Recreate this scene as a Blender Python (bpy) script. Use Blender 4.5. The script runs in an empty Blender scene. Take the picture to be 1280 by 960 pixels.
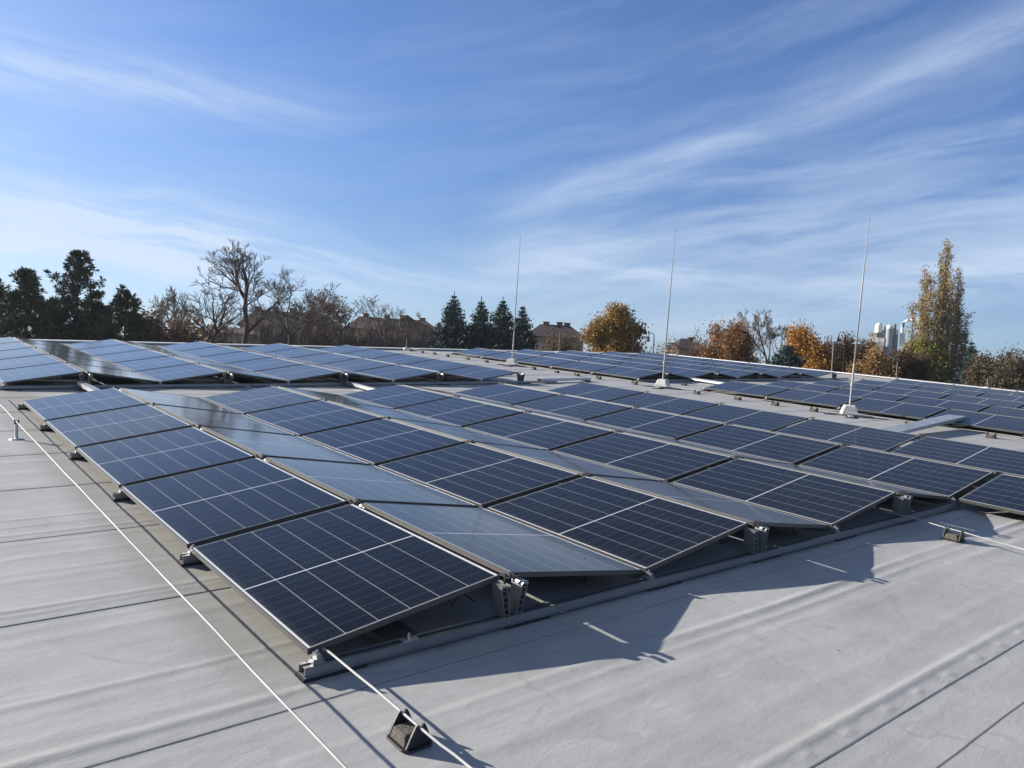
import bpy, math, random
import numpy as np
from mathutils import Matrix, Vector

# ------------------------------------------------------------------ camera, sky, sun, exposure
scene = bpy.context.scene
C = scene.collection
R = math.radians
F_PX = 978.05
CAM = np.array([-1.5419, -3.2473, 1.7302])          # stands on the roof, roof surface is z = 0 in roof coordinates
YAW = 0.687297

def axes(yaw, pitch, roll):
    f = np.array([math.sin(yaw)*math.cos(pitch), math.cos(yaw)*math.cos(pitch), math.sin(pitch)])
    r = np.array([math.cos(yaw), -math.sin(yaw), 0.0]); u = np.cross(r, f)
    c, s = math.cos(roll), math.sin(roll)
    return np.array([c*r+s*u, -s*r+c*u, f]).T

M_ROOF = axes(YAW, -0.0924195, 0.0635890)           # the camera against the (slightly sloping) roof plane
M_WORLD = axes(YAW, R(-1.8), R(3.2))                # the camera against the true vertical
T3 = M_WORLD @ M_ROOF.T                             # roof slope: about 3.5 degrees
ROOF_M = (Matrix.Translation(Vector(CAM)) @ Matrix([list(r) for r in T3]).to_4x4()
          @ Matrix.Translation(-Vector(CAM)))

cam_d = bpy.data.cameras.new('camera'); cam = bpy.data.objects.new('camera', cam_d); C.objects.link(cam)
cam_d.sensor_width = 36.0; cam_d.lens = F_PX/1280*36.0
cam_d.clip_start = 0.05; cam_d.clip_end = 6000
m = M_WORLD
cam.matrix_world = Matrix(((m[0,0], m[0,1], -m[0,2], CAM[0]), (m[1,0], m[1,1], -m[1,2], CAM[1]),
                           (m[2,0], m[2,1], -m[2,2], CAM[2]), (0, 0, 0, 1)))
scene.camera = cam

SUN_EL, SUN_AZ = R(20.06), R(-32.08)                # azimuth from +Y towards +X
SKY_STRENGTH = 0.050
scene.view_settings.view_transform = 'Standard'
scene.view_settings.look = 'None'
scene.view_settings.exposure = 1.12
scene.view_settings.gamma = 1.0
scene.view_settings.use_curve_mapping = False

sd = bpy.data.lights.new('sun', 'SUN'); sd.energy = 5.0; sd.angle = R(0.53); sd.color = (1.0, 0.94, 0.85)
sun = bpy.data.objects.new('sun', sd); C.objects.link(sun)
sdir = Vector((math.sin(SUN_AZ)*math.cos(SUN_EL), math.cos(SUN_AZ)*math.cos(SUN_EL), math.sin(SUN_EL)))
sun.rotation_euler = sdir.to_track_quat('Z', 'Y').to_euler()
sun.location = (-20, 30, 40)

world = bpy.data.worlds.new('World'); scene.world = world; world.use_nodes = True

class NT:
    """tiny node helper"""
    def __init__(s, tree): s.t = tree; s.n = tree.nodes; s.l = tree.links
    def node(s, typ, **kw):
        n = s.n.new(typ)
        for k, v in kw.items(): setattr(n, k, v)
        return n
    def put(s, sock, v):
        if v is None: return
        if isinstance(v, bpy.types.NodeSocket): s.l.new(v, sock)
        else: sock.default_value = v
    def math(s, op, a, b=None, c=None, clamp=False):
        n = s.node('ShaderNodeMath', operation=op, use_clamp=clamp)
        s.put(n.inputs[0], a); s.put(n.inputs[1], b); s.put(n.inputs[2], c)
        return n.outputs[0]
    def vmath(s, op, a, b=None):
        n = s.node('ShaderNodeVectorMath', operation=op); s.put(n.inputs[0], a); s.put(n.inputs[1], b)
        return n.outputs[0]
    def xyz(s, x, y, z):
        n = s.node('ShaderNodeCombineXYZ'); s.put(n.inputs[0], x); s.put(n.inputs[1], y); s.put(n.inputs[2], z); return n.outputs[0]
    def sep(s, v):
        n = s.node('ShaderNodeSeparateXYZ'); s.put(n.inputs[0], v); return n.outputs
    def noise(s, vec, scale, detail=3.0, rough=0.55, dist=0.0):
        n = s.node('ShaderNodeTexNoise'); s.put(n.inputs['Vector'], vec); n.inputs['Scale'].default_value = scale
        n.inputs['Detail'].default_value = detail; n.inputs['Roughness'].default_value = rough; n.inputs['Distortion'].default_value = dist
        return n.outputs['Fac']
    def ramp(s, fac, stops):
        n = s.node('ShaderNodeValToRGB'); s.put(n.inputs[0], fac); e = n.color_ramp.elements
        while len(e) < len(stops): e.new(0.5)
        for el, (p, c) in zip(e, stops): el.position = p; el.color = c if len(c) == 4 else (*c, 1)
        return n.outputs['Color']
    def mapr(s, v, a, b, c=0.0, d=1.0, smooth=True):
        n = s.node('ShaderNodeMapRange'); n.interpolation_type = 'SMOOTHSTEP' if smooth else 'LINEAR'
        s.put(n.inputs[0], v); 
        for i, q in enumerate((a, b, c, d)): n.inputs[1+i].default_value = q
        return n.outputs[0]
    def mix(s, fac, a, b, blend='MIX'):
        n = s.node('ShaderNodeMix', data_type='RGBA', blend_type=blend)
        s.put(n.inputs[0], fac); s.put(n.inputs[6], a); s.put(n.inputs[7], b); return n.outputs[2]

def build_sky():
    w = NT(world.node_tree); w.n.clear()
    sky = w.node('ShaderNodeTexSky', sky_type='NISHITA'); sky.sun_disc = False
    sky.sun_elevation = SUN_EL; sky.sun_rotation = SUN_AZ % (2*math.pi)
    sky.altitude = 100; sky.air_density = 1.0; sky.dust_density = 0.35; sky.ozone_density = 2.2
    tc = w.node('ShaderNodeTexCoord'); x, y, z = w.sep(tc.outputs['Generated'])
    az = w.math('ARCTAN2', x, y); el = w.math('ARCSINE', z)
    azd = w.math('MULTIPLY', az, 57.29578); eld = w.math('MULTIPLY', el, 57.29578)
    # thin cirrus: long streaks lying along (azimuth, elevation) lines, bent by low noise
    warp = w.noise(w.xyz(azd, eld, 0.0), 0.045, 2.0)
    warp = w.math('MULTIPLY', w.math('SUBTRACT', warp, 0.5), 5.5)
    def streak(slope, along, across, seed, detail=6.0):
        v = w.math('ADD', w.math('SUBTRACT', eld, w.math('MULTIPLY', azd, slope)), warp)
        return w.noise(w.xyz(w.math('MULTIPLY', azd, along), w.math('MULTIPLY', v, across), seed), 1.0, 10.0, 0.64, 0.10)
    def line(a0, e0, slope, width, bend=0.0):           # soft band about a line
        d = w.math('SUBTRACT', w.math('SUBTRACT', eld, e0), w.math('MULTIPLY', w.math('SUBTRACT', azd, a0), slope))
        d = w.math('ADD', d, w.math('MULTIPLY', warp, 0.45))
        if bend:
            q = w.math('SUBTRACT', azd, a0); d = w.math('SUBTRACT', d, w.math('MULTIPLY', w.math('MULTIPLY', q, q), bend))
        q = w.math('DIVIDE', d, width)
        return w.math('EXPONENT', w.math('MULTIPLY', w.math('MULTIPLY', q, q), -1.0))
    s1 = streak(0.30, 0.055, 0.42, 3.1)
    s2 = streak(0.16, 0.075, 0.55, 8.7)
    s3 = streak(-0.10, 0.06, 0.60, 5.2)
    n1 = w.mapr(s1, 0.40, 0.74); n2 = w.mapr(s2, 0.38, 0.72); n3 = w.mapr(s3, 0.40, 0.72)
    right = w.mapr(azd, 26.0, 44.0)
    left = w.math('SUBTRACT', 1.0, w.mapr(azd, 12.0, 36.0))
    low = w.math('SUBTRACT', 1.0, w.mapr(eld, 5.0, 15.0))
    parts = []
    def add(*f):
        v = f[0]
        for g in f[1:]: v = w.math('MULTIPLY', v, g)
        parts.append(v)
    add(line(50, 14.4, 0.33, 1.1), w.mapr(s1, 0.12, 0.66), w.mapr(azd, 35.0, 43.0), 0.44)
    add(line(58, 13.4, 0.16, 0.9), w.mapr(s2, 0.32, 0.66), w.mapr(azd, 40.0, 52.0), 0.26)
    add(line(52, 8.6, 0.10, 3.0), w.mapr(s2, 0.25, 0.62), w.mapr(azd, 34.0, 42.0), 0.46)
    add(line(66, 6.0, 0.22, 1.5), w.mapr(s2, 0.25, 0.62), w.mapr(azd, 42.0, 56.0), 0.40)
    add(n1, right, 0.13)
    add(line(12, 16.0, 0.02, 1.7), w.mapr(s3, 0.32, 0.66), left, 0.55)
    add(line(10, 7.0, -0.08, 2.2), w.mapr(s3, 0.30, 0.62), left, 0.75)
    add(n3, left, low, 0.45)
    add(line(24, 6.0, 0.02, 1.6), w.mapr(s3, 0.36, 0.68), 0.42)
    add(n2, 0.07)
    add(w.mapr(azd, 24.0, -4.0), 0.24)
    tot = parts[0]
    for q in parts[1:]: tot = w.math('ADD', tot, q)
    horizon = w.math('MULTIPLY', w.math('SUBTRACT', 1.0, w.mapr(eld, 0.0, 11.0)), 0.20)
    tot = w.math('ADD', tot, horizon)
    tot = w.math('MULTIPLY', tot, w.mapr(eld, -0.5, 1.0))
    tot = w.math('MINIMUM', tot, 0.9)
    blue = w.mix(1.0, sky.outputs[0], (0.64, 0.84, 1.22, 1), 'MULTIPLY')
    blue = w.mix(w.math('SUBTRACT', 1.0, w.mapr(eld, 1.0, 9.0)), blue, w.mix(1.0, blue, (0.94, 1.03, 1.16, 1), 'MULTIPLY'))
    gain = w.math('MULTIPLY', w.mapr(eld, 2.0, 20.0, 0.92, 1.16), w.mapr(eld, 27.0, 50.0, 1.0, 0.32))  # upper sky, out of view, dimmed to deepen the shadows on the roof
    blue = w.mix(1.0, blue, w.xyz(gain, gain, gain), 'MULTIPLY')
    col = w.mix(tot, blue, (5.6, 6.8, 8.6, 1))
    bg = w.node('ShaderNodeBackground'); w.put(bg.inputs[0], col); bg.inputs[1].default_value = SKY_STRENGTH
    out = w.node('ShaderNodeOutputWorld'); w.l.new(bg.outputs[0], out.inputs[0])
build_sky()

# ------------------------------------------------------------------ helpers
def material(name, color, rough=0.6, metal=0.0, spec=0.5, vary=0.0, vscale=5.0, bump=0.0, bscale=40.0):
    mt = bpy.data.materials.new(name); mt.use_nodes = True
    t = NT(mt.node_tree); b = t.n['Principled BSDF']
    b.inputs['Base Color'].default_value = (*color, 1); b.inputs['Roughness'].default_value = rough
    b.inputs['Metallic'].default_value = metal; b.inputs['Specular IOR Level'].default_value = spec
    tc = t.node('ShaderNodeTexCoord')
    if vary:
        n = t.noise(tc.outputs['Object'], vscale, 4.0)
        c = np.array(color)
        t.put(b.inputs['Base Color'], t.ramp(n, [(0.3, tuple(c*(1-vary))), (0.7, tuple(np.minimum(c*(1+vary), 1)))]))
    if bump:
        bn = t.node('ShaderNodeBump'); bn.inputs['Strength'].default_value = bump; bn.inputs['Distance'].default_value = 0.01
        t.put(bn.inputs['Height'], t.noise(tc.outputs['Object'], bscale, 3.0)); t.put(b.inputs['Normal'], bn.outputs[0])
    return mt

def leaf_material(name, cols, trans=0.25, rough=0.7):
    mt = bpy.data.materials.new(name); mt.use_nodes = True
    t = NT(mt.node_tree); b = t.n['Principled BSDF']; b.inputs['Roughness'].default_value = rough
    b.inputs['Specular IOR Level'].default_value = 0.2
    g = t.node('ShaderNodeNewGeometry')
    k = len(cols)-1
    col = t.ramp(g.outputs['Random Per Island'], [(i/k, c) for i, c in enumerate(cols)])
    t.put(b.inputs['Base Color'], col)
    tr = t.node('ShaderNodeBsdfTranslucent'); t.put(tr.inputs[0], col)
    mx = t.node('ShaderNodeMixShader'); mx.inputs[0].default_value = trans
    t.l.new(b.outputs[0], mx.inputs[1]); t.l.new(tr.outputs[0], mx.inputs[2])
    t.l.new(mx.outputs[0], t.n['Material Output'].inputs[0])
    return mt

class MB:
    """collects shapes; build() links them as ONE mesh object"""
    def __init__(s): s.v = []; s.f = []; s.n = 0; s.mi = []
    def add(s, vs, fs, mi=0):
        s.v.append(np.asarray(vs, float)); s.f += [tuple(i+s.n for i in f) for f in fs]; s.n += len(vs); s.mi += [mi]*len(fs)
        return s
    def box(s, x0, x1, y0, y1, z0, z1, mi=0, top=1.0, M=None):
        cx, cy = (x0+x1)/2, (y0+y1)/2
        vs = np.array([[x0,y0,z0],[x1,y0,z0],[x1,y1,z0],[x0,y1,z0]] +
                      [[cx+(x-cx)*top, cy+(y-cy)*top, z1] for x, y in ((x0,y0),(x1,y0),(x1,y1),(x0,y1))])
        if M is not None: vs = vs @ np.array(M)[:3,:3].T + np.array(M)[:3,3]
        return s.add(vs, [(3,2,1,0),(4,5,6,7),(0,1,5,4),(1,2,6,5),(2,3,7,6),(3,0,4,7)], mi)
    def prism(s, poly, axis, a, b, mi=0):
        """poly: 2-D outline (counter-clockwise) in the two other axes, extruded along axis from a to b"""
        n = len(poly)
        def P(p, t): return {'x': (t,p[0],p[1]), 'y': (p[0],t,p[1]), 'z': (p[0],p[1],t)}[axis]
        vs = [P(p, a) for p in poly]+[P(p, b) for p in poly]
        fs = [tuple(range(n))[::-1], tuple(range(n, 2*n))]+[(i, (i+1)%n, n+(i+1)%n, n+i) for i in range(n)]
        return s.add(vs, fs, mi)
    def tube(s, pts, radii, sides=6, mi=0, cap=True):
        pts = np.asarray(pts, float); k = len(pts)
        if np.isscalar(radii): radii = [radii]*k
        d = np.gradient(pts, axis=0) if k > 2 else np.array([pts[1]-pts[0]]*2)
        vs = []; a0 = None
        for i in range(k):
            t = d[i]/(np.linalg.norm(d[i])+1e-9)
            if a0 is None: a0 = np.cross(t, [0,0,1] if abs(t[2]) < 0.9 else [1,0,0])
            a = a0-t*(a0@t); a /= np.linalg.norm(a)+1e-9; b = np.cross(t, a); a0 = a
            for j in range(sides):
                q = 2*math.pi*j/sides; vs.append(pts[i]+radii[i]*(a*math.cos(q)+b*math.sin(q)))
        fs = []
        for i in range(k-1):
            for j in range(sides):
                j2 = (j+1)%sides; fs.append((i*sides+j, i*sides+j2, (i+1)*sides+j2, (i+1)*sides+j))
        if cap: fs += [tuple(range(sides))[::-1], tuple((k-1)*sides+j for j in range(sides))]
        return s.add(vs, fs, mi)
    def lathe(s, prof, sides=20, c=(0,0,0), mi=0):
        return s.tube([(c[0], c[1], c[2]+z) for r, z in prof], [r for r, z in prof], sides, mi)
    def quads(s, cen, size, rng, mi=0, aspect=1.0, updir=None):
        """many small randomly turned leaf faces"""
        cen = np.asarray(cen, float); n = len(cen)
        a = rng.normal(size=(n,3)); a /= np.linalg.norm(a, axis=1)[:,None]
        if updir is not None: a = a*0.35+np.array(updir); a /= np.linalg.norm(a, axis=1)[:,None]
        b = np.cross(a, rng.normal(size=(n,3))); b /= np.linalg.norm(b, axis=1)[:,None]
        sz = (np.asarray(size)*rng.uniform(0.6, 1.35, n))[:,None]
        a = a*sz*aspect; b = b*sz
        vs = np.stack([cen-a*0.5, cen+b*0.35, cen+a*0.5, cen-b*0.35], 1).reshape(-1,3)
        return s.add(vs, [(4*i, 4*i+1, 4*i+2, 4*i+3) for i in range(n)], mi)
    def mesh(s, name, mats):
        me = bpy.data.meshes.new(name)
        me.from_pydata(np.concatenate(s.v).tolist() if s.v else [], [], s.f); me.validate()
        for q in (mats if isinstance(mats, (list, tuple)) else [mats]): me.materials.append(q)
        if any(s.mi) and len(me.polygons) == len(s.mi): me.polygons.foreach_set('material_index', s.mi)
        me.update(); return me
    def build(s, name, mats, parent=None, loc=None, smooth=False):
        me = s.mesh(name, mats)
        if smooth: me.polygons.foreach_set('use_smooth', [True]*len(me.polygons))
        o = bpy.data.objects.new(name, me); C.objects.link(o)
        if parent: o.parent = parent
        if loc is not None: o.location = loc
        return o

def bevel(o, w=0.004, seg=2):
    md = o.modifiers.new('bevel', 'BEVEL'); md.width = w; md.segments = seg; md.limit_method = 'ANGLE'; return o

def tag(o, label=None, cat=None, group=None, kind=None):
    for k, v in (('label', label), ('category', cat), ('group', group), ('kind', kind)):
        if v: o[k] = v
    return o
def empty(name, loc=(0,0,0), rot=(0,0,0)):
    o = bpy.data.objects.new(name, None); o.empty_display_size = 0.1; C.objects.link(o)
    o.location = loc; o.rotation_euler = rot; return o
def dup(root, children=None):
    r = root.copy(); C.objects.link(r)
    for ch in (children if children is not None else list(root.children)):
        c = ch.copy(); C.objects.link(c); c.parent = r
        for g in list(ch.children):
            e = g.copy(); C.objects.link(e); e.parent = c
    return r
ON_ROOF = []                                         # top-level things laid out in roof coordinates
def roofed(o): ON_ROOF.append(o); return o
ORD = ['first','second','third','fourth','fifth','sixth','seventh','eighth','ninth','tenth','eleventh','twelfth',
       'thirteenth','fourteenth','fifteenth','sixteenth','seventeenth','eighteenth','nineteenth','twentieth']

# ------------------------------------------------------------------ materials
def m_membrane():
    mt = bpy.data.materials.new('grey_membrane'); mt.use_nodes = True
    t = NT(mt.node_tree); b = t.n['Principled BSDF']
    tc = t.node('ShaderNodeTexCoord'); P = tc.outputs['Object']; x, y, z = t.sep(P)
    big = t.noise(P, 0.55, 5.0, 0.6); mid = t.noise(P, 3.2, 6.0, 0.62); fine = t.noise(P, 60.0, 3.0, 0.6)
    smear = t.noise(t.xyz(t.math('MULTIPLY', x, 0.8), t.math('MULTIPLY', y, 4.0), 0.0), 1.6, 5.0, 0.6, 0.6)
    v = t.math('ADD', t.math('MULTIPLY', big, 0.4), t.math('ADD', t.math('MULTIPLY', mid, 0.3), t.math('MULTIPLY', smear, 0.3)))
    col = t.ramp(v, [(0.34, (0.286, 0.284, 0.277)), (0.5, (0.350, 0.348, 0.340)), (0.66, (0.420, 0.418, 0.410))])
    col = t.mix(t.math('MULTIPLY', fine, 0.10), col, (0.16, 0.155, 0.145, 1))
    # brownish film left by water along the low edge of the first panel row
    dirt = t.math('MULTIPLY', t.mapr(t.math('ADD', x, t.math('MULTIPLY', mid, 0.16)), -0.36, -0.10), t.math('SUBTRACT', 1.0, t.mapr(x, 0.2, 0.5)))
    dirt = t.math('MULTIPLY', dirt, t.mapr(y, -0.5, 0.4))
    col = t.mix(t.math('MULTIPLY', dirt, 0.55), col, (0.215, 0.20, 0.165, 1))
    # small dark specks and stains
    sp = t.node('ShaderNodeTexVoronoi'); sp.inputs['Scale'].default_value = 1.7; t.put(sp.inputs['Vector'], P)
    spots = t.math('LESS_THAN', t.math('ADD', sp.outputs['Distance'], t.math('MULTIPLY', fine, 0.03)), 0.033)
    col = t.mix(t.math('MULTIPLY', spots, 0.55), col, (0.07, 0.06, 0.05, 1))
    st = t.mapr(t.noise(P, 2.1, 2.0, 0.5), 0.68, 0.80)
    col = t.mix(t.math('MULTIPLY', st, 0.45), col, (0.22, 0.21, 0.19, 1))
    pud = t.math('ABSOLUTE', t.math('SUBTRACT', t.noise(P, 0.9, 4.0, 0.5, 0.4), 0.52))
    rim = t.math('MULTIPLY', t.math('SUBTRACT', 1.0, t.mapr(pud, 0.002, 0.016)), t.mapr(mid, 0.42, 0.62))
    col = t.mix(t.math('MULTIPLY', rim, 0.30), col, (0.20, 0.195, 0.18, 1))
    scr = t.noise(t.xyz(t.math('MULTIPLY', x, 3.0), t.math('MULTIPLY', y, 26.0), 2.0), 1.0, 4.0, 0.6, 1.2)
    col = t.mix(t.math('MULTIPLY', t.mapr(scr, 0.58, 0.74), 0.28), col, (0.47, 0.47, 0.46, 1))
    # dark dirt caught in the welded seams, every metre and a half
    wob = t.math('MULTIPLY', t.math('SUBTRACT', t.noise(t.xyz(x, 0.0, 0.0), 0.9, 2.0), 0.5), 0.03)
    yy = t.math('ADD', t.math('ADD', y, wob), 1.77)
    md = t.math('ABSOLUTE', t.math('SUBTRACT', t.math('FLOORED_MODULO', t.math('ADD', yy, 0.75), 1.5), 0.75))
    seam = t.math('SUBTRACT', 1.0, t.mapr(md, 0.0008, 0.0036))
    col = t.mix(t.math('MULTIPLY', seam, 0.72), col, (0.035, 0.035, 0.037, 1))
    # the one welded strip joint in front
    y2 = t.math('ABSOLUTE', t.math('ADD', t.math('ADD', y, wob), 2.06))
    seam2 = t.math('SUBTRACT', 1.0, t.mapr(y2, 0.003, 0.008))
    col = t.mix(t.math('MULTIPLY', seam2, 0.8), col, (0.05, 0.05, 0.052, 1))
    t.put(b.inputs['Base Color'], col); b.inputs['Roughness'].default_value = 0.58; b.inputs['Specular IOR Level'].default_value = 0.3
    bn = t.node('ShaderNodeBump'); bn.inputs['Strength'].default_value = 0.55; bn.inputs['Distance'].default_value = 0.005
    h = t.math('ADD', t.math('MULTIPLY', t.noise(t.xyz(t.math('MULTIPLY', x, 0.6), t.math('MULTIPLY', y, 1.3), 0.0), 10.0, 7.0, 0.66, 0.5), 1.0), t.math('MULTIPLY', fine, 0.22))
    t.put(bn.inputs['Height'], h); t.put(b.inputs['Normal'], bn.outputs[0])
    return mt

PW, PL, FR = 1.134, 1.722, 0.030                     # panel width, length, frame height
def m_cells():
    mt = bpy.data.materials.new('solar_cells'); mt.use_nodes = True
    t = NT(mt.node_tree); b = t.n['Principled BSDF']
    tc = t.node('ShaderNodeTexCoord'); x, y, z = t.sep(tc.outputs['Object'])
    mx, my = 0.021, 0.022
    cw = (PW-2*mx)/6; half = PL/2; ch = (half-my-0.006)/9
    def near(v, pitch, wid):                          # 1 on grid lines of the given pitch
        q = t.math('FLOORED_MODULO', t.math('ADD', v, pitch/2), pitch)
        return t.math('LESS_THAN', t.math('ABSOLUTE', t.math('SUBTRACT', q, pitch/2)), wid)
    xl = t.math('SUBTRACT', x, mx)
    ym = t.math('ABSOLUTE', t.math('SUBTRACT', y, half))       # distance from the middle line
    lx = near(xl, cw, 0.0016)
    lc = t.math('LESS_THAN', ym, 0.0048)
    ly = near(t.math('SUBTRACT', ym, 0.006), ch, 0.0011)
    edge = t.math('MAXIMUM', t.math('GREATER_THAN', t.math('ABSOLUTE', t.math('SUBTRACT', x, PW/2)), PW/2-mx+0.001),
                  t.math('GREATER_THAN', ym, half-my+0.009))
    fing = near(t.math('ADD', xl, cw/20), cw/10, 0.0005)       # wires along each cell
    ran = t.node('ShaderNodeObjectInfo').outputs['Random']
    cid = t.node('ShaderNodeTexWhiteNoise'); cid.noise_dimensions = '3D'
    t.put(cid.inputs['Vector'], t.xyz(t.math('FLOOR', t.math('DIVIDE', xl, cw)), t.math('FLOOR', t.math('DIVIDE', y, ch)), t.math('MULTIPLY', ran, 50.0)))
    tone = t.math('ADD', 0.80, t.math('MULTIPLY', cid.outputs['Value'], 0.4))
    cell = t.mix(1.0, (0.0038, 0.0048, 0.0068, 1), t.xyz(tone, tone, tone), 'MULTIPLY')
    col = t.mix(t.math('MULTIPLY', fing, 0.12), cell, (0.25, 0.27, 0.30, 1))
    col = t.mix(t.math('MULTIPLY', ly, 0.16), col, (0.42, 0.44, 0.46, 1))
    line = t.math('MAXIMUM', t.math('MULTIPLY', lx, 0.52), t.math('MAXIMUM', t.math('MULTIPLY', lc, 0.85), t.math('MULTIPLY', edge, 0.85)))
    col = t.mix(line, col, (0.66, 0.67, 0.66, 1))
    dust = t.noise(tc.outputs['Object'], 3.0, 5.0, 0.65)
    col = t.mix(t.math('MULTIPLY', t.mapr(dust, 0.35, 0.8), 0.014), col, (0.30, 0.28, 0.25, 1))
    lowd = t.math('MULTIPLY', t.math('SUBTRACT', 1.0, t.mapr(t.math('ADD', x, t.math('MULTIPLY', dust, 0.05)), 0.03, 0.10)), 0.07)
    col = t.mix(lowd, col, (0.26, 0.24, 0.20, 1))
    dv = t.node('ShaderNodeTexVoronoi'); dv.inputs['Scale'].default_value = 1.3
    t.put(dv.inputs['Vector'], t.vmath('ADD', tc.outputs['Object'], t.xyz(t.math('MULTIPLY', ran, 91.0), t.math('MULTIPLY', ran, 37.0), 0.0)))
    drop = t.math('LESS_THAN', t.math('ADD', dv.outputs['Distance'], t.math('MULTIPLY', dust, 0.03)), 0.026)
    col = t.mix(t.math('MULTIPLY', drop, 0.5), col, (0.30, 0.29, 0.26, 1))
    t.put(b.inputs['Base Color'], col)
    t.put(b.inputs['Roughness'], t.math('ADD', 0.06, t.math('MULTIPLY', dust, 0.05)))
    b.inputs['Sheen Weight'].default_value = 0.032; b.inputs['Sheen Roughness'].default_value = 0.35; b.inputs['Sheen Tint'].default_value = (0.72, 0.83, 1.0, 1); b.inputs['IOR'].default_value = 1.24; b.inputs['Specular IOR Level'].default_value = 0.5
    return mt

M = dict(
    membrane=m_membrane(), cells=m_cells(),
    frame=material('anodised_frame', (0.062, 0.060, 0.056), 0.38, 0.0, 0.65, vary=0.05, vscale=2.0),
    back=material('panel_backsheet', (0.016, 0.017, 0.019), 0.6),
    alu=material('rail_aluminium', (0.25, 0.255, 0.26), 0.42, 0.6, vary=0.08, vscale=9.0),
    bright=material('bright_aluminium', (0.66, 0.66, 0.65), 0.35, 0.8),
    rodm=material('aluminium_rod', (0.32, 0.317, 0.305), 0.6, 0.0, 0.4, vary=0.25, vscale=3.0),
    rubber=material('black_rubber', (0.018, 0.018, 0.019), 0.85, bump=0.4),
    plastic=material('black_plastic', (0.016, 0.016, 0.018), 0.5, vary=0.3, vscale=20),
    concrete=material('rough_concrete', (0.085, 0.077, 0.062), 0.9, vary=0.35, vscale=22, bump=0.8, bscale=70),
    palecrete=material('pale_concrete', (0.55, 0.53, 0.47), 0.85, vary=0.10, vscale=12, bump=0.4),
    sheet=material('galvanised_sheet', (0.46, 0.47, 0.48), 0.42, 0.7, vary=0.15, vscale=6),
    coping=material('coping_sheet', (0.62, 0.61, 0.58), 0.5, 0.3, vary=0.1, vscale=1.0),
    wallr=material('hall_wall', (0.42, 0.40, 0.36), 0.9, vary=0.1, vscale=0.6),
    cable=material('black_cable', (0.015, 0.015, 0.015), 0.6),
)

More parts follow.
